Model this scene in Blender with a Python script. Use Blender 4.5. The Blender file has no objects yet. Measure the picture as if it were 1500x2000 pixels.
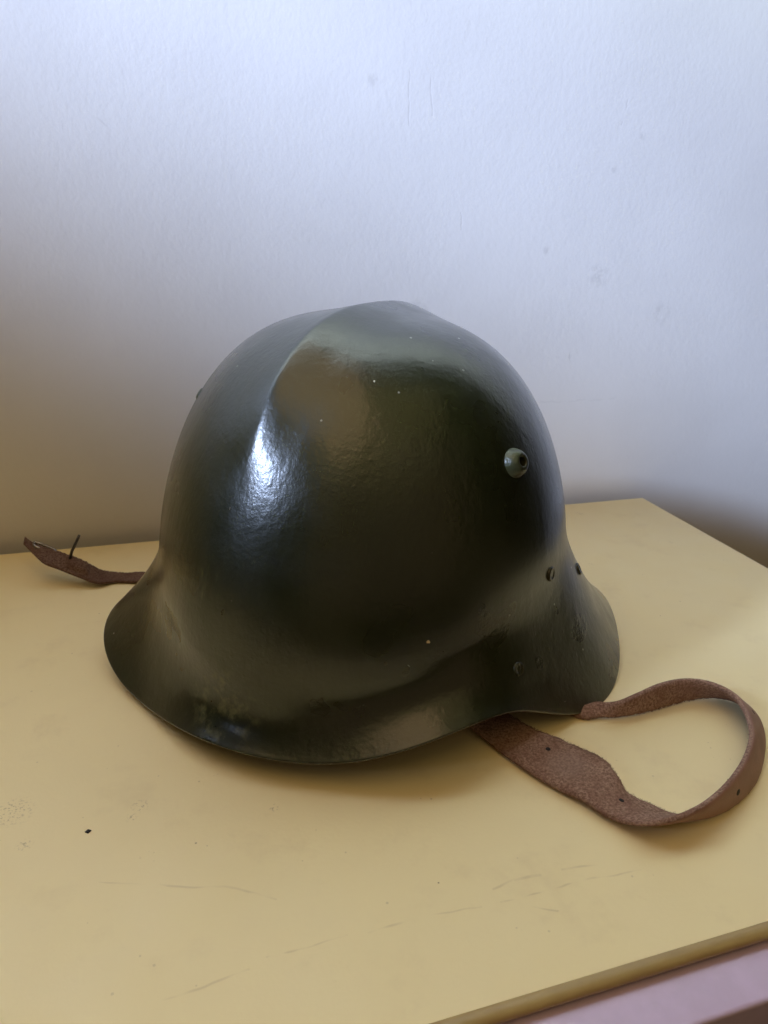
import bpy, math, random
import numpy as np
from mathutils import Vector, Matrix

C = bpy.context.scene.collection
SC = bpy.context.scene
R = math.radians
random.seed(7)

# ---------------------------------------------------------------- camera
cam_d = bpy.data.cameras.new('camera')
cam = bpy.data.objects.new('camera', cam_d)
C.objects.link(cam)
cx_ = Vector((0.95269207, -0.30198619, 0.03438263))
cy_ = -Vector((-0.08076069, -0.36057716, -0.92922646))
cz_ = -Vector((0.29301115, 0.88248992, -0.36790761))
M = Matrix((cx_, cy_, cz_)).transposed().to_4x4()
M.translation = (0, 0, 0.225)
cam.matrix_world = M
cam_d.sensor_fit = 'VERTICAL'
cam_d.sensor_height = 36.0
cam_d.sensor_width = 27.0
cam_d.lens = 1444.0 / 2000 * 36
cam_d.clip_start = 0.01
cam_d.clip_end = 50
cam_d.dof.use_dof = True
cam_d.dof.focus_distance = 0.33
cam_d.dof.aperture_fstop = 22
SC.camera = cam

# ---------------------------------------------------------------- light
w = bpy.data.worlds.new('World')
SC.world = w
w.use_nodes = True
w.node_tree.nodes['Background'].inputs[0].default_value = (1.0, 0.85, 0.70, 1)
w.node_tree.nodes['Background'].inputs[1].default_value = 0.006

def spot(name, loc, to, cone, blend, radius, energy, col):
    d = bpy.data.lights.new(name, 'SPOT')
    d.energy, d.color = energy, col
    d.spot_size, d.spot_blend, d.shadow_soft_size = R(cone), blend, radius
    o = bpy.data.objects.new(name, d)
    C.objects.link(o)
    o.location = loc
    o.rotation_euler = Vector(to).to_track_quat('-Z', 'Y').to_euler()
    return o

def area(name, loc, aim, sx, sy, energy, col, spread=180):
    d = bpy.data.lights.new(name, 'AREA')
    d.shape = 'RECTANGLE'
    d.size, d.size_y = sx, sy
    d.energy = energy
    d.color = col
    d.spread = R(spread)
    o = bpy.data.objects.new(name, d)
    C.objects.link(o)
    o.location = loc
    o.rotation_euler = (Vector(aim) - Vector(loc)).to_track_quat('-Z', 'Y').to_euler()
    return o

# cool window light from the upper left that clears the lower left of the wall,
# an added fill lamp in front of it, warm room light from overhead and from behind the camera
spot('window_left', (-1.8, -0.2, 1.21), (0.9518, 0.3016, -0.0599), 52, 0.32, 0.16, 894, (0.55, 0.69, 1.0))
area('left_fill', (-1.0, 0.1, 0.75), (0.6, 0.55, 1.04), 0.35, 0.35, 15.5, (0.80, 0.95, 0.82), 44)
area('overhead', (-0.25, 0.1, 1.3), (-0.1, 0.1, 0.0), 1.8, 0.8, 5.2, (1.0, 0.64, 0.34))
area('ceiling_front', (0.0, -1.0, 2.0), (0.0, -0.4, 0.0), 3.0, 1.8, 6.3, (1.0, 0.82, 0.36))
area('room_behind', (0.2, -2.2, 0.9), (0.1, 0.4, 0.1), 4.4, 2.5, 5.0, (1.0, 0.64, 0.39))

vs = SC.view_settings
SC.display_settings.display_device = 'sRGB'
vs.view_transform = 'Standard'
vs.look = 'None'
vs.exposure = 0.0
vs.gamma = 1.0
vs.use_curve_mapping = False
SC.cycles.max_bounces = 8

# ---------------------------------------------------------------- node helpers
class NT:
    def __init__(self, name):
        self.m = bpy.data.materials.new(name)
        self.m.use_nodes = True
        self.t = self.m.node_tree
        self.b = self.t.nodes['Principled BSDF']
        self.co = self.t.nodes.new('ShaderNodeTexCoord').outputs['Object']
    def lk(self, a, b):
        self.t.links.new(a, b)
    def put(self, sock, v):
        if hasattr(v, 'links') or isinstance(v, bpy.types.NodeSocket):
            self.lk(v, sock)
        else:
            sock.default_value = v
    def math(self, op, a, b=0.0, c=0.0, clamp=False):
        n = self.t.nodes.new('ShaderNodeMath')
        n.operation = op
        n.use_clamp = clamp
        self.put(n.inputs[0], a); self.put(n.inputs[1], b); self.put(n.inputs[2], c)
        return n.outputs[0]
    def vmath(self, op, a, b=None, scale=None):
        n = self.t.nodes.new('ShaderNodeVectorMath')
        n.operation = op
        self.put(n.inputs[0], a)
        if b is not None: self.put(n.inputs[1], b)
        if scale is not None: self.put(n.inputs['Scale'], scale)
        return n.outputs['Value'] if op in ('LENGTH', 'DOT_PRODUCT', 'DISTANCE') else n.outputs[0]
    def noise(self, scale, detail=3, rough=0.5, vec=None, dist=0.0, color=False):
        n = self.t.nodes.new('ShaderNodeTexNoise')
        self.put(n.inputs['Vector'], vec if vec is not None else self.co)
        n.inputs['Scale'].default_value = scale
        n.inputs['Detail'].default_value = detail
        n.inputs['Roughness'].default_value = rough
        n.inputs['Distortion'].default_value = dist
        return n.outputs['Color' if color else 0]
    def voro(self, scale, vec=None, rnd=1.0, color=False):
        n = self.t.nodes.new('ShaderNodeTexVoronoi')
        self.put(n.inputs['Vector'], vec if vec is not None else self.co)
        n.inputs['Scale'].default_value = scale
        n.inputs['Randomness'].default_value = rnd
        return (n.outputs['Distance'], n.outputs['Color'])
    def ramp(self, v, lo, hi, a=0.0, b=1.0, smooth=True):
        n = self.t.nodes.new('ShaderNodeMapRange')
        n.interpolation_type = 'SMOOTHSTEP' if smooth else 'LINEAR'
        n.clamp = True
        self.put(n.inputs[0], v)
        n.inputs[1].default_value = lo; n.inputs[2].default_value = hi
        n.inputs[3].default_value = a; n.inputs[4].default_value = b
        return n.outputs[0]
    def mix(self, f, a, b):
        n = self.t.nodes.new('ShaderNodeMix')
        n.data_type = 'RGBA'
        self.put(n.inputs[0], f)
        self.put(n.inputs[6], a if not isinstance(a, tuple) else (*a, 1))
        self.put(n.inputs[7], b if not isinstance(b, tuple) else (*b, 1))
        return n.outputs[2]
    def scale(self, s):
        return self.vmath('MULTIPLY', self.co, s)
    def seg(self, A, B, width, soft=0.5, vec=None):
        """1 on the segment A-B (object space), 0 beyond its width"""
        A = Vector(A); B = Vector(B); ab = B - A
        rel = self.vmath('SUBTRACT', vec if vec is not None else self.co, tuple(A))
        h = self.math('DIVIDE', self.vmath('DOT_PRODUCT', rel, tuple(ab)), max(ab.length_squared, 1e-12), clamp=True)
        d = self.vmath('DISTANCE', rel, self.vmath('SCALE', tuple(ab), scale=h))
        return self.ramp(d, width * soft, width, 1.0, 0.0)
    def mx(self, *v):
        o = v[0]
        for k in v[1:]:
            o = self.math('MAXIMUM', o, k)
        return o
    def bump(self, h, strength, dist, normal=None):
        n = self.t.nodes.new('ShaderNodeBump')
        n.inputs['Strength'].default_value = strength
        n.inputs['Distance'].default_value = dist
        self.put(n.inputs['Height'], h)
        if normal is not None: self.lk(normal, n.inputs['Normal'])
        return n.outputs[0]
    def out(self, col, rough, normal=None, spec=0.5, metallic=0.0):
        c = col if not isinstance(col, tuple) else (*col, 1)
        self.put(self.b.inputs['Base Color'], c)
        self.put(self.b.inputs['Roughness'], rough)
        self.b.inputs['Specular IOR Level'].default_value = spec
        self.b.inputs['Metallic'].default_value = metallic
        if normal is not None: self.lk(normal, self.b.inputs['Normal'])
        return self.m

HX, HY = 0.10734, 0.35562          # helmet centre on the tabletop

def loc(p):                        # world point -> helmet space
    return (p[0] - HX, p[1] - HY, p[2])

# ---------------------------------------------------------------- materials
def mat_helmet():
    n = NT('olive_enamel')
    big = n.noise(14, 3, 0.5)
    mid = n.noise(60, 4, 0.6)
    fine = n.noise(420, 3, 0.6)
    base = n.mix(n.ramp(big, 0.35, 0.7), (0.0118, 0.0150, 0.0034), (0.0190, 0.0208, 0.0048))
    base = n.mix(n.math('MULTIPLY', n.ramp(mid, 0.55, 0.75), 0.35), base, (0.0075, 0.008, 0.005))
    # pale dust specks and pin-prick chips
    d1, c1 = n.voro(150)
    sp = n.t.nodes.new('ShaderNodeSeparateColor'); n.lk(c1, sp.inputs[0])
    size = n.ramp(sp.outputs[0], 0.72, 1.0, 0.0, 0.11, False)
    speck = n.math('LESS_THAN', d1, size)
    base = n.mix(n.math('MULTIPLY', speck, n.ramp(sp.outputs[1], 0.2, 1, 0.1, 0.8)), base, (0.34, 0.34, 0.28))
    # window reflection painted as a paler patch on the flared rim; rub2 a rubbed streak
    glint_d = n.vmath('DISTANCE', n.co, loc((0.0206, 0.2742, 0.0248)))
    rim_glint = n.math('MULTIPLY', n.ramp(glint_d, 0.006, 0.026, 1, 0), n.ramp(n.noise(170, 4, 0.65), 0.45, 0.72))
    rub2_d = n.vmath('DISTANCE', n.co, loc((0.0180, 0.2920, 0.0790)))
    st = n.noise(1, 3, 0.6, n.scale((420, 420, 60)))
    rub2 = n.math('MULTIPLY', n.ramp(rub2_d, 0.003, 0.014, 1, 0), n.ramp(st, 0.5, 0.75))
    base = n.mix(n.math('MULTIPLY', n.mx(rim_glint, n.math('MULTIPLY', rub2, 0.6)), 0.40), base, (0.17, 0.17, 0.065))
    # hairline scratches
    s = []
    for a, b, wd in (((0.1260, 0.2775, 0.1460), (0.1276, 0.2763, 0.1418), 0.0006),
                     ((0.1288, 0.2772, 0.1440), (0.1293, 0.2766, 0.1418), 0.0005),
                     ((0.1050, 0.2930, 0.1580), (0.1075, 0.2935, 0.1600), 0.0004),
                     ((0.0300, 0.2915, 0.1180), (0.0285, 0.2905, 0.1060), 0.00022),
                     ((0.0500, 0.2790, 0.1010), (0.0530, 0.2780, 0.0985), 0.00028),
                     ((0.0950, 0.2470, 0.0520), (0.0990, 0.2455, 0.0480), 0.00022),
                     ((0.1810, 0.2740, 0.0450), (0.1830, 0.2735, 0.0425), 0.00025)):
        s.append(n.seg(loc(a), loc(b), wd))
    scr = n.math('MULTIPLY', n.mx(*s), n.ramp(n.noise(900, 1), 0.35, 0.55))
    base = n.mix(n.math('MULTIPLY', scr, 0.5), base, (0.36, 0.36, 0.30))
    # one flake of bare cream primer, a brown scuff
    wob = n.vmath('ADD', n.co, n.vmath('SCALE', n.vmath('SUBTRACT', n.noise(500, 2, color=True), (0.5, 0.5, 0.5)), scale=0.0022))
    chip = n.ramp(n.vmath('DISTANCE', wob, loc((0.1039, 0.2475, 0.0613))), 0.0009, 0.00115, 1, 0)
    base = n.mix(chip, base, (0.50, 0.36, 0.17))
    chip2 = n.ramp(n.vmath('DISTANCE', wob, loc((0.0910, 0.2921, 0.1628))), 0.0005, 0.0006, 1, 0)
    base = n.mix(chip2, base, (0.5, 0.5, 0.38))
    scuff = n.ramp(n.vmath('DISTANCE', wob, loc((0.0180, 0.2920, 0.0770))), 0.0010, 0.0016, 1, 0)
    base = n.mix(n.math('MULTIPLY', scuff, 0.7), base, (0.12, 0.06, 0.035))
    rough = n.math('ADD', n.ramp(n.noise(35, 3), 0.3, 0.7, 0.26, 0.38), n.math('MULTIPLY', n.mx(rim_glint, scr), 0.3))
    # brushed-on paint: drips, orange peel, grit under the coat
    drip = n.noise(1, 3, 0.55, n.scale((105, 105, 20)))
    pocks = n.ramp(n.voro(260)[0], 0.0, 0.30, 1, 0)
    pm = n.ramp(n.noise(16, 2), 0.35, 0.75)
    h = n.math('ADD', n.math('MULTIPLY', drip, 0.44), n.math('MULTIPLY', n.noise(210, 4, 0.6), n.ramp(pm, 0, 1, 0.10, 0.27)))
    h = n.math('ADD', h, n.math('MULTIPLY', fine, 0.11))
    h = n.math('ADD', h, n.math('MULTIPLY', n.math('MULTIPLY', pocks, pm), 0.10))
    h = n.math('ADD', h, n.math('MULTIPLY', speck, 0.25))
    h = n.math('SUBTRACT', h, n.math('MULTIPLY', n.mx(scr, chip), 0.25))
    n.b.inputs['Coat Weight'].default_value = 0.55
    n.b.inputs['Coat Roughness'].default_value = 0.21
    nb = n.bump(h, 0.55, 0.0011)
    n.lk(nb, n.b.inputs['Coat Normal'])
    return n.out(base, rough, nb)

def mat_plain(name, col, rough, bs=300, bstr=0.2, bd=0.0003, metallic=0.0, var=0.25):
    n = NT(name)
    k = n.noise(bs * 0.35, 4, 0.6)
    dark = tuple(c * (1 - var) for c in col)
    return n.out(n.mix(n.ramp(k, 0.3, 0.7), dark, col), rough, n.bump(n.noise(bs, 4, 0.6), bstr, bd), metallic=metallic)

def mat_wall():
    n = NT('rolled_wall_paint')
    st = n.noise(1, 3, 0.55, n.scale((270, 270, 200)))
    big = n.noise(22, 3, 0.5)
    col = n.mix(n.ramp(n.noise(9, 5, 0.6), 0.35, 0.75), (0.74, 0.73, 0.72), (0.70, 0.69, 0.68))
    # grey smudges
    sm = []
    for p, r in (((0.322, 0.535, 0.124), 0.0032), ((0.351, 0.535, 0.266), 0.0035), ((0.350, 0.535, 0.189), 0.013),
                 ((0.159, 0.535, 0.310), 0.006), ((0.333, 0.535, 0.126), 0.003), ((0.30, 0.535, 0.207), 0.004), ((0.372, 0.535, 0.290), 0.004),
                 ((0.20, 0.535, 0.165), 0.01), ((0.415, 0.535, 0.16), 0.012)):
        sm.append(n.ramp(n.vmath('DISTANCE', n.co, p), r * 0.2, r, 1, 0))
    smm = n.math('MULTIPLY', n.mx(*sm), n.ramp(n.noise(160, 4, 0.7), 0.42, 0.62))
    col = n.mix(n.math('MULTIPLY', smm, 0.28), col, (0.42, 0.41, 0.40))
    wob = n.vmath('ADD', n.co, n.vmath('SCALE', n.vmath('SUBTRACT', n.noise(90, 2, color=True), (0.5, 0.5, 0.5)), scale=0.005))
    ln = []
    for a, b in (((0.184, 0.535, 0.316), (0.186, 0.535, 0.286)), ((0.199, 0.535, 0.314), (0.202, 0.535, 0.292)),
                 ((0.355, 0.535, 0.312), (0.352, 0.535, 0.296)), ((0.228, 0.535, 0.232), (0.229, 0.535, 0.221)),
                 ((0.333, 0.535, 0.129), (0.334, 0.535, 0.120)), ((-0.02, 0.535, 0.28), (-0.01, 0.535, 0.272)),
                 ((0.31, 0.535, 0.088), (0.39, 0.535, 0.089))):
        ln.append(n.seg(a, b, 0.0009, 0.2, wob))
    lines = n.mx(*ln)
    col = n.mix(n.math('MULTIPLY', lines, 0.13), col, (0.40, 0.39, 0.40))
    h = n.math('ADD', n.math('MULTIPLY', st, 0.7), n.math('MULTIPLY', big, 0.5))
    h = n.math('ADD', h, n.math('MULTIPLY', n.noise(420, 2, 0.5), 0.30))
    h = n.math('SUBTRACT', h, n.math('MULTIPLY', lines, 0.35))
    return n.out(col, 0.55, n.bump(h, 0.12, 0.0012), spec=0.3)

def mat_table():
    n = NT('cream_laminate')
    col = n.mix(n.ramp(n.noise(7, 4, 0.6), 0.3, 0.75), (0.90, 0.77, 0.44), (0.86, 0.735, 0.415))
    col = n.mix(n.math('MULTIPLY', n.ramp(n.noise(26, 5, 0.65), 0.52, 0.75), 0.22), col, (0.60, 0.46, 0.24))
    # grime specks, denser in patches
    d1, c1 = n.voro(240)
    sp = n.t.nodes.new('ShaderNodeSeparateColor'); n.lk(c1, sp.inputs[0])
    patch = n.ramp(n.noise(17, 3, 0.6), 0.50, 0.68)
    g = n.math('MULTIPLY', n.math('LESS_THAN', d1, n.ramp(sp.outputs[0], 0.90, 1.0, 0.0, 0.13, False)), n.ramp(patch, 0, 1, 0.25, 1.0))
    d2, c2 = n.voro(620)
    sp2 = n.t.nodes.new('ShaderNodeSeparateColor'); n.lk(c2, sp2.inputs[0])
    g2 = n.math('MULTIPLY', n.math('LESS_THAN', d2, n.ramp(sp2.outputs[0], 0.55, 1.0, 0.0, 0.33, False)), n.ramp(n.noise(30, 3, 0.7), 0.63, 0.72))
    col = n.mix(n.math('MULTIPLY', g, 0.75), col, (0.16, 0.10, 0.045))
    col = n.mix(n.math('MULTIPLY', g2, 0.30), col, (0.28, 0.20, 0.09))
    # smears seen in the photo: scabby spots left of the helmet
    spots = []
    for p, r in (((-0.0160, 0.2520, 0), 0.0045), ((-0.0195, 0.2465, 0), 0.003), ((-0.064, 0.262, 0), 0.010), ((-0.058, 0.243, 0), 0.004), ((0.036, 0.2365, 0), 0.003), ((0.378, 0.43, 0), 0.003), ((0.294, 0.41, 0), 0.003), ((0.34, 0.50, 0), 0.005)):
        spots.append(n.ramp(n.vmath('DISTANCE', n.co, p), r * 0.3, r, 1, 0))
    spm = n.math('MULTIPLY', n.mx(*spots), n.ramp(n.noise(700, 3, 0.7), 0.52, 0.62))
    col = n.mix(n.math('MULTIPLY', spm, 0.42), col, (0.22, 0.15, 0.07))
    wob = n.vmath('ADD', n.co, n.vmath('SCALE', n.vmath('SUBTRACT', n.noise(45, 2, color=True), (0.5, 0.5, 0.5)), scale=0.005))
    P = [((0.057, 0.1713, 0), (0.0759, 0.1725, 0)), ((0.0759, 0.1725, 0), (0.0983, 0.1704, 0)), ((0.1057, 0.1755, 0), (0.1151, 0.1777, 0)),
         ((0.1151, 0.1772, 0), (0.1250, 0.1765, 0)), ((0.1344, 0.1762, 0), (0.1494, 0.175, 0)), ((0.106, 0.1697, 0), (0.1353, 0.1701, 0)), ((0.1353, 0.1701, 0), (0.1632, 0.1687, 0)),
         ((0.116, 0.1655, 0), (0.124, 0.1610, 0)), ((-0.030, 0.2170, 0), (-0.0066, 0.2098, 0)), ((-0.0066, 0.2098, 0), (0.0126, 0.203, 0)), ((0.0126, 0.203, 0), (0.0293, 0.1929, 0)),
         ((-0.022, 0.166, 0), (0.016, 0.1690, 0)), ((0.022, 0.172, 0), (0.050, 0.1725, 0))]
    ws = [0.0006, 0.0006, 0.0008, 0.0010, 0.0009, 0.0006, 0.0006, 0.0006, 0.0005, 0.0007, 0.0007, 0.0007, 0.0006]
    lines = n.math('MULTIPLY', n.mx(*[n.seg(a, b, q, 0.15, wob) for (a, b), q in zip(P, ws)]), n.ramp(n.noise(120, 2), 0.30, 0.6, 0.45, 1))
    col = n.mix(n.math('MULTIPLY', lines, 0.28), col, (0.42, 0.31, 0.14))
    h = n.math('ADD', n.math('MULTIPLY', n.noise(520, 3, 0.55), 0.4), n.math('MULTIPLY', n.noise(60, 3, 0.5), 0.35))
    h = n.math('SUBTRACT', h, n.math('MULTIPLY', lines, 0.3))
    h = n.math('ADD', h, n.math('MULTIPLY', g, 0.4))
    return n.out(col, n.ramp(n.noise(40, 3), 0.3, 0.7, 0.42, 0.55), n.bump(h, 0.25, 0.0006), spec=0.35)

def mat_suede(name='brown_suede', k=1.0):
    n = NT(name)
    a = n.noise(900, 4, 0.75)
    b = n.noise(110, 4, 0.6)
    col = n.mix(n.ramp(a, 0.34, 0.66), (0.18, 0.098, 0.066), (0.45, 0.285, 0.205))
    col = n.mix(n.ramp(b, 0.40, 0.72, 0.0, 0.55), col, (0.20, 0.098, 0.062))
    worn = n.ramp(n.vmath('DISTANCE', n.co, loc((0.163, 0.222, 0.005))), 0.004, 0.013, 1, 0)
    col = n.mix(n.math('MULTIPLY', worn, 0.45), col, (0.34, 0.23, 0.18))
    h = n.math('ADD', a, n.math('MULTIPLY', b, 0.8))
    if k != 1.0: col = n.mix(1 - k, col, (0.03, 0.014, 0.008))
    return n.out(col, 0.9, n.bump(h, 0.9, 0.0011), spec=0.2)

def mat_leather():
    n = NT('brown_leather')
    b = n.noise(70, 4, 0.6)
    col = n.mix(n.ramp(b, 0.3, 0.7), (0.23, 0.118, 0.078), (0.31, 0.165, 0.112))
    h = n.math('ADD', n.noise(600, 3, 0.6), n.math('MULTIPLY', b, 0.6))
    return n.out(col, 0.55, n.bump(h, 0.3, 0.0005), spec=0.4)

HELM = mat_helmet()
RIV = mat_plain('olive_rivet_paint', (0.030, 0.032, 0.014), 0.22, 500, 0.5, 0.0006)
VENTM = mat_plain('worn_olive_paint', (0.050, 0.058, 0.024), 0.34, 420, 0.5, 0.0007, var=0.45)
HOLE = mat_plain('dark_hole', (0.006, 0.005, 0.004), 0.8)
WALL = mat_wall()
TABLE = mat_table()
EDGE = mat_plain('tan_edging', (0.36, 0.245, 0.085), 0.38, 200, 0.15, 0.0003, var=0.12)
LILAC = mat_plain('lilac_lacquer', (0.61, 0.48, 0.66), 0.40, 260, 0.12, 0.0003, var=0.08)
SIDE = mat_plain('cream_side_panel', (0.66, 0.53, 0.30), 0.5, 260, 0.12, 0.0003, var=0.06)
SUEDE = mat_suede()
LEATHER = mat_leather()
SHADEDSUEDE = mat_suede('shaded_brown_suede', 0.45)  # loop suede darkened to stand in for shade on the short strap
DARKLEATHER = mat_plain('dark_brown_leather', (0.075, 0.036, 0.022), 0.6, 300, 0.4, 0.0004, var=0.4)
STEEL = mat_plain('dull_steel', (0.34, 0.32, 0.29), 0.38, 500, 0.3, 0.0003, metallic=1.0, var=0.5)
IRON = mat_plain('dark_iron', (0.10, 0.09, 0.08), 0.45, 500, 0.3, 0.0003, metallic=0.8, var=0.4)
LINER = mat_plain('dark_liner', (0.03, 0.018, 0.01), 0.8)

# ---------------------------------------------------------------- object helpers
def mesh_obj(name, verts, faces, m, parent=None, smooth=True):
    me = bpy.data.meshes.new(name)
    me.from_pydata([tuple(v) for v in verts], [], faces)
    me.update()
    mats = m if isinstance(m, (list, tuple)) else [m]
    for k in mats: me.materials.append(k)
    if smooth: me.polygons.foreach_set('use_smooth', [True] * len(me.polygons))
    o = bpy.data.objects.new(name, me)
    C.objects.link(o)
    if parent is not None: o.parent = parent
    return o

def thing(name, p, label, cat):
    o = bpy.data.objects.new(name, None)
    C.objects.link(o)
    o.location = p
    o['label'] = label
    o['category'] = cat
    return o

def box(x0, x1, y0, y1, z0, z1, r=0.0):
    """box as a rounded-corner prism list (verts, faces); r bevels the vertical and top edges"""
    import bmesh
    bm = bmesh.new()
    bmesh.ops.create_cube(bm, size=1)
    for v in bm.verts:
        v.co = Vector(((x0 + x1) / 2 + v.co.x * (x1 - x0), (y0 + y1) / 2 + v.co.y * (y1 - y0), (z0 + z1) / 2 + v.co.z * (z1 - z0)))
    if r > 0:
        bmesh.ops.bevel(bm, geom=bm.edges[:], offset=r, segments=3, affect='EDGES', profile=0.5)
    vs_ = [v.co.copy() for v in bm.verts]
    bm.verts.index_update()
    fs = [[v.index for v in f.verts] for f in bm.faces]
    bm.free()
    return vs_, fs

def tube(pts, rad, seg=10, cap=True):
    pts = [Vector(p) for p in pts]
    vs_, fs = [], []
    for i, p in enumerate(pts):
        t = (pts[min(i + 1, len(pts) - 1)] - pts[max(i - 1, 0)]).normalized()
        a = t.cross(Vector((0.31, 0.2, 0.93))).normalized()
        b = t.cross(a)
        rr = rad[i] if isinstance(rad, (list, tuple)) else rad
        for k in range(seg):
            an = 2 * math.pi * k / seg
            vs_.append(p + a * math.cos(an) * rr + b * math.sin(an) * rr)
    for i in range(len(pts) - 1):
        for k in range(seg):
            k2 = (k + 1) % seg
            fs.append([i * seg + k, i * seg + k2, (i + 1) * seg + k2, (i + 1) * seg + k])
    if cap:
        fs.append(list(range(seg))[::-1])
        fs.append([(len(pts) - 1) * seg + k for k in range(seg)])
    return vs_, fs

def lathe(profile, seg=32, closed_end=True):
    """profile: (radius, height) list about +Z"""
    vs_, fs = [], []
    for r, h in profile:
        for k in range(seg):
            a = 2 * math.pi * k / seg
            vs_.append(Vector((r * math.cos(a), r * math.sin(a), h)))
    n = len(profile)
    for i in range(n - 1):
        for k in range(seg):
            k2 = (k + 1) % seg
            fs.append([i * seg + k, i * seg + k2, (i + 1) * seg + k2, (i + 1) * seg + k])
    if closed_end:
        fs.append([(n - 1) * seg + k for k in range(seg)])
    return vs_, fs

def place(vs_, p, normal, up=(0, 0, 1)):
    z = Vector(normal).normalized()
    x = Vector(up).cross(z).normalized()
    y = z.cross(x)
    return [Vector(p) + x * v.x + y * v.y + z * v.z for v in vs_]

# ---------------------------------------------------------------- wall and dresser
WY = 0.535
v_, f_ = box(-3.0, 3.2, WY, WY + 0.12, -1.0, 2.4)
wall = mesh_obj('wall', v_, f_, WALL, smooth=False)
wall['kind'] = 'structure'
wall['label'] = 'white painted wall with rolled texture and faint smudges behind the helmet'

TX0, TX1, TY0, TY1 = -0.44, 0.418, 0.1322, 0.522
dresser = thing('dresser', (0, 0, 0), 'cream laminate dresser top with tan edging over a lilac front, under the helmet', 'dresser')
v_, f_ = box(TX0, TX1, TY0 + 0.0045, TY1, -0.0042, 0.0, 0.0006)
mesh_obj('tabletop', v_, f_, TABLE, dresser)
# half-round edging strip: a low lip, a groove, then the nose
prof = []
for k in range(15):
    a = -math.pi / 2 + math.pi * k / 14
    prof.append((TY0 + 0.0032 - 0.0030 * math.cos(a), -0.0020 + 0.0021 * math.sin(a)))
prof = [(TY0 + 0.0040, -0.0044)] + prof + [(TY0 + 0.0042, 0.0002), (TY0 + 0.0052, -0.0002)]
vs2, fs2 = [], []
xs = np.linspace(TX0, TX1, 60)
for x in xs:
    for (y, z) in prof: vs2.append((x, y, z))
m_ = len(prof)
for i in range(len(xs) - 1):
    for k in range(m_ - 1):
        fs2.append([i * m_ + k, (i + 1) * m_ + k, (i + 1) * m_ + k + 1, i * m_ + k + 1])
mesh_obj('edge_strip', vs2, fs2, EDGE, dresser)
v_, f_ = box(TX0 + 0.022, TX1 - 0.022, 0.1160, TY0 + 0.016, -0.20, -0.0048, 0.0016)
mesh_obj('drawer_front', v_, f_, LILAC, dresser)
for xa, xb in ((TX0 + 0.003, TX0 + 0.0205), (TX1 - 0.0205, TX1 - 0.003)):
    v_, f_ = box(xa, xb, TY0 + 0.0225, TY1 - 0.004, -0.75, -0.0046, 0.001)
    mesh_obj('side_panel', v_, f_, SIDE, dresser)
v_, f_ = box(TX0 + 0.022, TX1 - 0.022, 0.1160, TY0 + 0.016, -0.75, -0.204, 0.002)
mesh_obj('drawer_front', v_, f_, LILAC, dresser)

# ---------------------------------------------------------------- helmet shell
helmet = thing('helmet', (HX, HY, 0), 'glossy dark olive painted steel helmet with flared rim, raised comb and leather chin straps', 'helmet')
P = dict(al=0.72203, H=0.18255, p=1.60507, q=2.79691)
Wc, Ws = [0.11001, 0.00089, 0.00567, -0.00001, 0.00111], [0.00008, 0.00021, -0.00056]
Rc, Rs = [0.13678, 0.01345, 0.0039, -0.005, -0.00752, -0.00073, -0.00029, -0.00271], [0.00012, -0.00292, 0.00192, -0.00051, -0.00368]
Zc, Zs = [0.01095, -0.00507, -0.00123, 0.00308, -0.00473, -0.00214, 0.00414], [-0.00115, 0.00308, -0.00201]
Bc, Bs = [0.06501, 0.00576, -0.01409], [0.00305, -0.00354]
Nc, Ns = [2.46309, 0.00713, 0.62159], [0.32281, 0.74868]

def ser(c, s, a):
    return sum(k * np.cos(i * a) for i, k in enumerate(c)) + sum(k * np.sin((i + 1) * a) for i, k in enumerate(s))

NA = 420
T = np.concatenate([np.linspace(0, 1, 70, endpoint=False), 1 + (1 - (1 - np.linspace(0, 1, 130)) ** 1.6)])
PSI = np.linspace(0, 2 * np.pi, NA, endpoint=False)

def base_pt(t, a):
    t, a = np.broadcast_arrays(t, a)
    W = ser(Wc, Ws, a); Rr = ser(Rc, Rs, a); Zr = ser(Zc, Zs, a)
    zb = ser(Bc, Bs, a); ex = ser(Nc, Ns, a)
    ad = np.degrees(np.mod(a, 2 * np.pi))
    ex = ex - 0.8 * np.exp(-((ad - 212) / 38) ** 2)
    zb = zb - 0.009 * np.exp(-((np.mod(a, 2 * np.pi) - math.radians(243)) / math.radians(33)) ** 2)
    s = np.clip(1 - t, 0, 1)
    q = np.clip(t - 1, 0, 1) * np.pi / 2
    r = np.where(t < 1, W + (Rr - W) * s ** ex, W * np.clip(np.cos(q), 0, 1) ** (2 / P['q']))
    z = np.where(t < 1, zb - (zb - Zr) * s, zb + (P['H'] - zb) * np.sin(q) ** (2 / P['p']))
    return r * np.cos(a), r * np.sin(a), z

def sstep(x, a, b):
    u = np.clip((x - a) / (b - a), 0, 1)
    return u * u * (3 - 2 * u)

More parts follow.
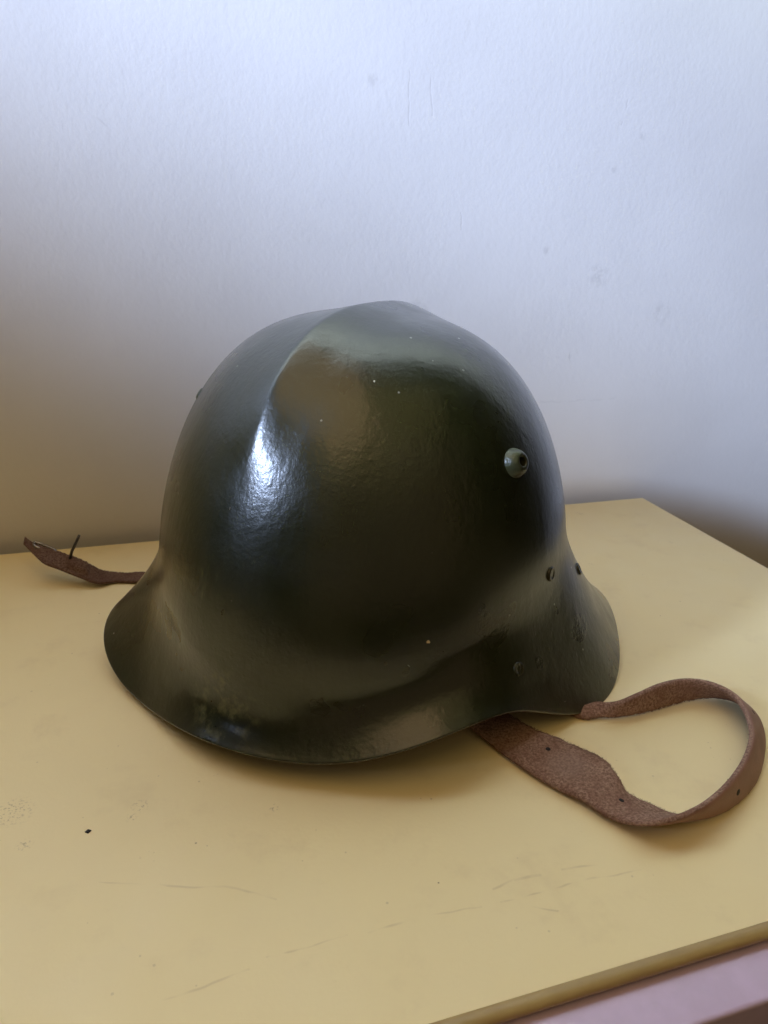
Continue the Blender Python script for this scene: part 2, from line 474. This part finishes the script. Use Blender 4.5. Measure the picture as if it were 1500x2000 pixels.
def shell_grid():
    t, a = np.meshgrid(T, PSI, indexing='ij')
    x, y, z = base_pt(t, a)
    # ease the joint between dome and flare: blur each meridian by arc length
    for j in range(NA):
        m_ = np.stack([x[:, j], y[:, j], z[:, j]], -1)
        s_ = np.r_[0, np.cumsum(np.linalg.norm(np.diff(m_, axis=0), axis=1))]
        u_ = np.linspace(0, s_[-1], 300)
        q_ = np.stack([np.interp(u_, s_, m_[:, k]) for k in range(3)], -1)
        sig = 0.006 / (u_[1] - u_[0])
        ker = np.exp(-0.5 * (np.arange(-40, 41) / sig) ** 2); ker /= ker.sum()
        pad = np.concatenate([2 * q_[0] - q_[40:0:-1], q_, q_[-1] + (q_[-1] - q_[-2:-42:-1]) * np.array([1, 1, -1.0])])
        b_ = np.stack([np.convolve(pad[:, k], ker, 'valid') for k in range(3)], -1)
        wgt = (np.clip((u_ - 0.0) / 0.02, 0, 1) * np.clip((s_[-1] - u_) / 0.05, 0, 1))[:, None]
        q_ = q_ * (1 - wgt) + b_ * wgt
        x[:, j] = np.interp(s_, u_, q_[:, 0]); y[:, j] = np.interp(s_, u_, q_[:, 1]); z[:, j] = np.interp(s_, u_, q_[:, 2])
    # gradient normals of the base form
    V = np.stack([x, y, z], -1)
    du = np.gradient(V, axis=0)
    dv = (np.roll(V, -1, 1) - np.roll(V, 1, 1))
    N = np.cross(dv, du)
    N /= (np.linalg.norm(N, axis=-1, keepdims=True) + 1e-12)
    N[-1] = (0, 0, 1)
    out = np.sign((N * np.stack([x, y, np.where(z > 0.1, 0.05, 0.0)], -1)).sum(-1, keepdims=True))
    N *= np.where(out == 0, 1, out)
    # pressed comb along the long axis
    crest_y = COMB['y0']
    yl = y - crest_y
    sharp = np.sqrt(yl ** 2 + COMB['soft'] ** 2) - COMB['soft']
    wid = np.where(yl < 0, COMB['wr'], COMB['wl'])
    prof_ = 0.5 * np.exp(-(yl / wid) ** 2) + 0.5 * np.exp(-sharp / (wid * 0.62))
    h = COMB['h'] * prof_ * sstep(t, COMB['t0'], COMB['t1'])
    # hollow between comb and side wall, closed at its lower end
    px_, py_, pz_ = base_pt(np.array(COMB['pt']), np.array(COMB['pa']))
    lat = (y - py_)
    alo = np.sqrt((x - px_) ** 2 + (z - pz_) ** 2) * np.sign(z - pz_)
    sa = np.where(alo < 0, COMB['pd'], COMB['pu'])
    h -= COMB['pdep'] * np.exp(-(lat / COMB['pw']) ** 2 - (alo / sa) ** 2) * (x < 0)
    # hand-beaten unevenness
    h += 0.0006 * np.sin(3 * a + 1.3) * np.sin(4.2 * t) * np.clip(2 - t, 0, 1) + 0.0005 * np.sin(7 * a + 5 * t) * np.clip(2 - t, 0, 1)
    V = V + N * h[..., None]
    ca, sa_ = math.cos(P['al']), math.sin(P['al'])
    def rot(A):
        return np.stack([ca * A[..., 0] - sa_ * A[..., 1], sa_ * A[..., 0] + ca * A[..., 1], A[..., 2]], -1)
    return rot(V), rot(N)

COMB = dict(y0=-0.001, soft=0.0009, wr=0.0145, wl=0.017, h=0.0049, t0=1.40, t1=1.70,
            pt=1.56, pa=math.radians(190.0), pdep=0.0004, pw=0.0090, pd=0.010, pu=0.045)
V, N = shell_grid()
nt = len(T)

def surf(psi_deg, t):
    i = int(np.argmin(abs(T - t))); j = int(round(psi_deg / 360 * NA)) % NA
    return Vector(V[i, j]), Vector(N[i, j])

TH = 0.0013
rows = [V]
verts = V.reshape(-1, 3)
faces = []
for i in range(nt - 1):
    for j in range(NA):
        j2 = (j + 1) % NA
        faces.append([i * NA + j, i * NA + j2, (i + 1) * NA + j2, (i + 1) * NA + j])
# rolled lip and inner skin
rimN = N[0]
dwn = V[0] - V[1]
dwn /= np.linalg.norm(dwn, axis=-1, keepdims=True)
lip = []
for k in range(1, 8):
    a = math.pi * k / 8
    lip.append(V[0] - rimN * TH * (1 - math.cos(a)) / 2 * 1.15 + dwn * TH * 0.6 * math.sin(a))
inner_idx = list(range(0, nt, 2))
for i in inner_idx:
    q = V[i] - N[i] * TH * 1.15
    lip.append(q)
allv = np.concatenate([verts] + [l for l in lip])
base0 = nt * NA
prev = 0
for k in range(len(lip)):
    cur = base0 + k * NA
    p0 = prev if k == 0 else base0 + (k - 1) * NA
    for j in range(NA):
        j2 = (j + 1) % NA
        faces.append([p0 + j2, p0 + j, cur + j, cur + j2])
shell = mesh_obj('shell', allv, faces, HELM, helmet)

# vents, rivets
def vent(psi, t, r=0.0066, hs=1.0):
    p, nrm = surf(psi, t)
    prof_ = [(r * 1.04, -0.002), (r * 1.03, 0.0001), (r * 0.985, 0.0006), (r * 0.93, 0.0016), (r * 0.82, 0.0029), (r * 0.66, 0.0040), (r * 0.52, 0.0045), (r * 0.42, 0.0046), (r * 0.355, 0.0044), (r * 0.33, 0.0038), (r * 0.32, 0.0010)]
    vs_, fs = lathe([(q_, h_ * hs) for q_, h_ in prof_], 40, False)
    o = mesh_obj('vent_lug', place(vs_, p, nrm), fs, VENTM, helmet)
    hv, hf = lathe([(r * 0.325, 0.0016 * hs), (r * 0.2, 0.0012 * hs), (0.00005, 0.0011 * hs)], 24, True)
    mesh_obj('vent_hole', place(hv, p, nrm), hf, HOLE, o)
    return o

vent(259.0, 1.405)
vent(126.5, 1.488, r=0.0032, hs=0.18)

def rivet(psi, t, r=0.0034):
    p, nrm = surf(psi, t)
    prof_ = [(r * 1.03, -0.0012), (r * 1.02, 0.0002), (r * 0.97, 0.0007), (r * 0.86, 0.0010), (r * 0.74, 0.00095), (r * 0.62, 0.00075), (r * 0.45, 0.00065), (r * 0.2, 0.0007), (0.00004, 0.00075)]
    vs_, fs = lathe(prof_, 28, True)
    return mesh_obj('rivet', place(vs_, p, nrm), fs, RIV, helmet)

rivet(270.4, 0.985, 0.0036)
rivet(251.0, 0.41, 0.0032)
rivet(293.0, 0.700, 0.0034)
rivet(92.0, 0.857)
# leather liner band inside the dome, its edge glimpsed through the gap under the rim
lv, lf = [], []
for k, (t_, off) in enumerate(((0.62, 0.010), (0.80, 0.007), (1.0, 0.006), (1.25, 0.006), (1.28, 0.0075), (1.0, 0.0075), (0.80, 0.0085), (0.62, 0.0115))):
    i = int(np.argmin(abs(T - t_)))
    for j in range(0, NA, 6):
        rr = V[i, j] - N[i, j] * off
        lv.append(rr)
nl = NA // 6
for k in range(8):
    for j in range(nl):
        j2 = (j + 1) % nl; k2 = (k + 1) % 8
        lf.append([k * nl + j, k * nl + j2, k2 * nl + j2, k2 * nl + j])
mesh_obj('liner_band', lv, lf, LINER, helmet)

# ---------------------------------------------------------------- chin straps
LOOP = [
  (0.12620,0.26771,0.00700, 0.14769,0.27390,0.00900),
  (0.13381,0.25453,0.00450, 0.15282,0.26018,0.00650),
  (0.13944,0.24092,0.00300, 0.15988,0.24850,0.00500),
  (0.14570,0.22535,0.00300, 0.16600,0.24112,0.00500),
  (0.15300,0.21169,0.00300, 0.17390,0.23013,0.00500),
  (0.15889,0.20217,0.00400, 0.17951,0.21926,0.00600),
  (0.16247,0.19411,0.00400, 0.17970,0.20839,0.00500),
  (0.16643,0.18738,0.00500, 0.17964,0.20184,0.00300),
  (0.17029,0.18042,0.00900, 0.18622,0.19492,0.00130),
  (0.17633,0.17665,0.01200, 0.19301,0.18707,0.00110),
  (0.18619,0.17586,0.01400, 0.20222,0.18388,0.00100),
  (0.19984,0.17888,0.01500, 0.21422,0.18406,0.00100),
  (0.21545,0.18562,0.01500, 0.22877,0.18853,0.00100),
  (0.23081,0.19457,0.01500, 0.24511,0.19763,0.00100),
  (0.24431,0.20515,0.01500, 0.26300,0.21304,0.00100),
  (0.25238,0.21492,0.01500, 0.27350,0.22601,0.00100),
  (0.25817,0.22489,0.01500, 0.27783,0.23675,0.00100),
  (0.26121,0.23545,0.01500, 0.27627,0.24566,0.00100),
  (0.25856,0.24455,0.01500, 0.26936,0.25111,0.00100),
  (0.25192,0.25039,0.01500, 0.25789,0.25351,0.00100),
  (0.24271,0.25281,0.01500, 0.24481,0.25295,0.00100),
  (0.22970,0.25170,0.01500, 0.23175,0.25134,0.00100),
  (0.21699,0.25005,0.01300, 0.21980,0.25041,0.00120),
  (0.20608,0.25039,0.01000, 0.20783,0.25109,0.00120),
  (0.20064,0.25794,0.00600, 0.19773,0.25213,0.00120),
  (0.19136,0.25936,0.00400, 0.19035,0.25369,0.00120),
  (0.18188,0.26533,0.00300, 0.18215,0.26259,0.00120)]
TAIL = [
  (-0.08415,0.48819,0.02100, -0.08535,0.50219,0.01927),
  (-0.07237,0.46618,0.01700, -0.07434,0.48018,0.02204),
  (-0.06240,0.46193,0.01250, -0.06227,0.47593,0.01795),
  (-0.04955,0.45545,0.00800, -0.04850,0.46945,0.01357),
  (-0.03899,0.45318,0.00350, -0.03826,0.46718,0.00650),
  (-0.02879,0.45691,0.00180, -0.02859,0.47091,0.00150),
  (-0.01597,0.45329,0.00160, -0.01752,0.46729,0.00180),
  (0.00600,0.44800,0.00400, 0.00300,0.46198,0.00400),
  (0.03600,0.43500,0.02000, 0.03400,0.44800,0.02000)]

def spline(Pn, n):
    Pn = np.array(Pn)
    k = len(Pn)
    out = []
    for u in np.linspace(0, k - 1, n):
        i = min(int(u), k - 2); f = u - i
        p0, p1, p2, p3 = Pn[max(i - 1, 0)], Pn[i], Pn[i + 1], Pn[min(i + 2, k - 1)]
        out.append(0.5 * (2 * p1 + (p2 - p0) * f + (2 * p0 - 5 * p1 + 4 * p2 - p3) * f * f + (3 * p1 - p0 - 3 * p2 + p3) * f ** 3))
    return np.array(out)

def smooth(A, it):
    for _ in range(it):
        B = A.copy(); B[1:-1] = (A[:-2] + 2 * A[1:-1] + A[2:]) / 4; A = B
    return A

def ribbon(name, st, n, th, parent, flesh_up, fray=0.0005, seedv=1, it=6, mats=None):
    """leather band through the two edge curves; flesh (suede) side and grain side get their own material"""
    rng = np.random.RandomState(seedv)
    A = smooth(spline(st, n), it)
    O, I = A[:, :3] - np.array([HX, HY, 0]), A[:, 3:] - np.array([HX, HY, 0])
    tan = np.gradient((O + I) / 2, axis=0)
    nr = np.cross(I - O, tan)
    nr /= np.linalg.norm(nr, axis=1, keepdims=True)
    if nr[n // 12][2] < 0: nr = -nr
    if not flesh_up: nr = -nr
    m = 13
    us = np.linspace(0, 1, m)
    ragI = rng.normal(0, fray, n); ragI = 0.6 * ragI + 0.4 * np.roll(ragI, 1)
    vs_, fs, mi = [], [], []
    bul = 0.10
    for k in range(n):
        wv = (I[k] - O[k]); wl = np.linalg.norm(wv)
        wu = wv / wl
        ring = []
        for u in us:                               # flesh side
            e = 1 - abs(2 * u - 1) ** 6
            ring.append(O[k] + wu * (u * wl + (ragI[k] if u == 1 else 0)) + nr[k] * th * (0.28 + 0.22 * e))
        for u in us[::-1]:                         # grain side
            e = 1 - abs(2 * u - 1) ** 6
            ring.append(O[k] + wu * (u * wl + (ragI[k] * 0.5 if u == 1 else 0)) - nr[k] * th * (0.28 + 0.22 * e))
        vs_ += ring
    M_ = 2 * m
    for k in range(n - 1):
        for j in range(M_):
            j2 = (j + 1) % M_
            fs.append([k * M_ + j, k * M_ + j2, (k + 1) * M_ + j2, (k + 1) * M_ + j])
            mi.append(0 if (j < m - 1 or j in (m - 1, M_ - 1)) else 1)
    fs.append(list(range(M_))[::-1]); mi.append(0)
    fs.append([(n - 1) * M_ + j for j in range(M_)]); mi.append(0)
    o = mesh_obj(name, vs_, fs, mats or [SUEDE, LEATHER], parent)
    o.data.polygons.foreach_set('material_index', mi)
    o.data.update()
    return o, O, I, nr

strap, SO, SI, SN = ribbon('chin_strap', LOOP, 420, 0.0031, helmet, True, 0.00035, 3)
strap['label'] = 'brown suede chin strap curling in a loop to the right of the helmet'
tail, TO, TI, TN = ribbon('chin_strap', TAIL, 180, 0.0022, helmet, True, 0.0003, 5, 4, [SHADEDSUEDE, DARKLEATHER])
tail['label'] = 'short brown strap end with buckle sticking out behind the helmet to the left'

# frayed fibres along the raw edge of the loop (nobody could count them)
rng = np.random.RandomState(11)
hv, hf = [], []
for _ in range(2600):
    k = rng.randint(4, 415)
    e = SI if rng.rand() < 0.85 else SO
    sgn = 1 if e is SI else -1
    wv = (SI[k] - SO[k]); wv /= np.linalg.norm(wv)
    tg = SI[k + 1] - SI[k]; tg /= (np.linalg.norm(tg) + 1e-9)
    p = e[k] + SN[k] * rng.uniform(-0.0002, 0.0012) - wv * sgn * 0.0003 + tg * rng.uniform(-0.0005, 0.0005)
    d = wv * sgn * rng.uniform(0.3, 1.0) + SN[k] * rng.uniform(-0.1, 0.8) + tg * rng.uniform(-0.8, 0.8)
    d /= np.linalg.norm(d)
    L_ = rng.uniform(0.0004, 0.0012)
    q = p + d * L_
    if q[2] < 0.0002: continue
    s1 = np.cross(d, (0.3, 0.5, 0.81)); s1 /= np.linalg.norm(s1)
    s2 = np.cross(d, s1)
    rr = 0.00011
    b0 = len(hv)
    hv += [p + s1 * rr, p - s1 * rr * 0.5 + s2 * rr * 0.87, p - s1 * rr * 0.5 - s2 * rr * 0.87, q]
    hf += [[b0, b0 + 1, b0 + 3], [b0 + 1, b0 + 2, b0 + 3], [b0 + 2, b0, b0 + 3]]
fz = mesh_obj('leather_fibres', hv, hf, SUEDE, strap, False)
fz['kind'] = 'stuff'

# punched holes in the loop
def strap_hole(k, u, side, r=0.0011, stretch=1.0):
    p = SO[k] + (SI[k] - SO[k]) * u + SN[k] * side * 0.00157
    tg = SO[k + 2] - SO[k - 2]
    vs_, fs = lathe([(r * 1.05, -0.0003), (r, 0.00004), (0.0001, 0.00002)], 18, True)
    vs_ = [Vector((v.x * stretch, v.y, v.z)) for v in vs_]
    q = place(vs_, p, Vector(SN[k] * side), up=np.cross(SN[k] * side, tg))
    mesh_obj('strap_hole', q, fs, HOLE, strap)

def nearest_k(pw):
    p = np.array(loc(pw))
    d = np.linalg.norm((SO + SI) / 2 - p, axis=1)
    return int(d.argmin())
strap_hole(nearest_k((0.1545, 0.2300, 0.005)), 0.62, 1)
strap_hole(nearest_k((0.1745, 0.1970, 0.005)), 0.55, 1, 0.0009, 1.3)
strap_hole(nearest_k((0.2205, 0.1870, 0.008)), 0.50, -1, 0.0013, 1.2)
strap_hole(nearest_k((0.2680, 0.2270, 0.008)), 0.50, -1, 0.0011, 1.2)

# buckle on the short strap: bent wire frame, leather keeper, standing prong
bk = Vector(TI[30])
ax = Vector(((TO[30] + TI[30]) / 2 - (TO[80] + TI[80]) / 2)).normalized()
sd = Vector(TI[40] - TO[40]).normalized()
upv = ax.cross(sd)
if upv.z < 0: upv = -upv
ring = []
for k in range(49):
    a = 2 * math.pi * k / 48
    c, s = math.cos(a), math.sin(a)
    ring.append(bk + ax * 0.0072 * math.copysign(abs(c) ** 0.45, c) + sd * 0.0022 * math.copysign(abs(s) ** 0.45, s) - upv * 0.0004)
bv, bf = tube(ring, 0.0009, 10)
buckle = mesh_obj('buckle', bv, bf, STEEL, tail)
pv, pf = tube([loc((-0.0552, 0.4665, 0.0165)), loc((-0.0535, 0.4672, 0.0215)), loc((-0.0505, 0.4678, 0.0268)), loc((-0.0480, 0.4680, 0.0318))], [0.0010, 0.0009, 0.0009, 0.0008], 10)
mesh_obj('buckle_prong', pv, pf, IRON, tail)
kv, kf = [], []
for k in range(26):
    i = 52 + k
    for u in np.linspace(0.18, 0.92, 9):
        e = (1 - abs(2 * (u - 0.55) / 0.74) ** 4) * (1 - abs(2 * k / 25 - 1) ** 4)
        kv.append(TO[i] + (TI[i] - TO[i]) * u + TN[i] * (0.0009 + 0.0030 * e))
for k in range(25):
    for j in range(8):
        kf.append([k * 9 + j, k * 9 + j + 1, (k + 1) * 9 + j + 1, (k + 1) * 9 + j])
mesh_obj('keeper', kv, kf, SHADEDSUEDE, tail)

# ---------------------------------------------------------------- the little dark flake on the tabletop
flake = mesh_obj('paint_flake', [(-0.0017, 0.0001, 0.0002), (0.0, 0.0015, 0.0003), (0.0018, 0.0003, 0.0002), (0.0001, -0.0014, 0.0002),
                                 (-0.0013, 0.0001, 0.0007), (0.0, 0.0011, 0.0009), (0.0014, 0.0003, 0.0008), (0.0001, -0.0010, 0.0007)],
                 [[3, 2, 1, 0], [4, 5, 6, 7], [0, 1, 5, 4], [1, 2, 6, 5], [2, 3, 7, 6], [3, 0, 4, 7]], HOLE, None, False)
flake.location = (-0.03538, 0.24320, 0.0)
flake.scale = (0.75, 0.75, 0.75)
flake['label'] = 'tiny black diamond shaped flake lying on the cream tabletop left of the helmet'
flake['category'] = 'flake'
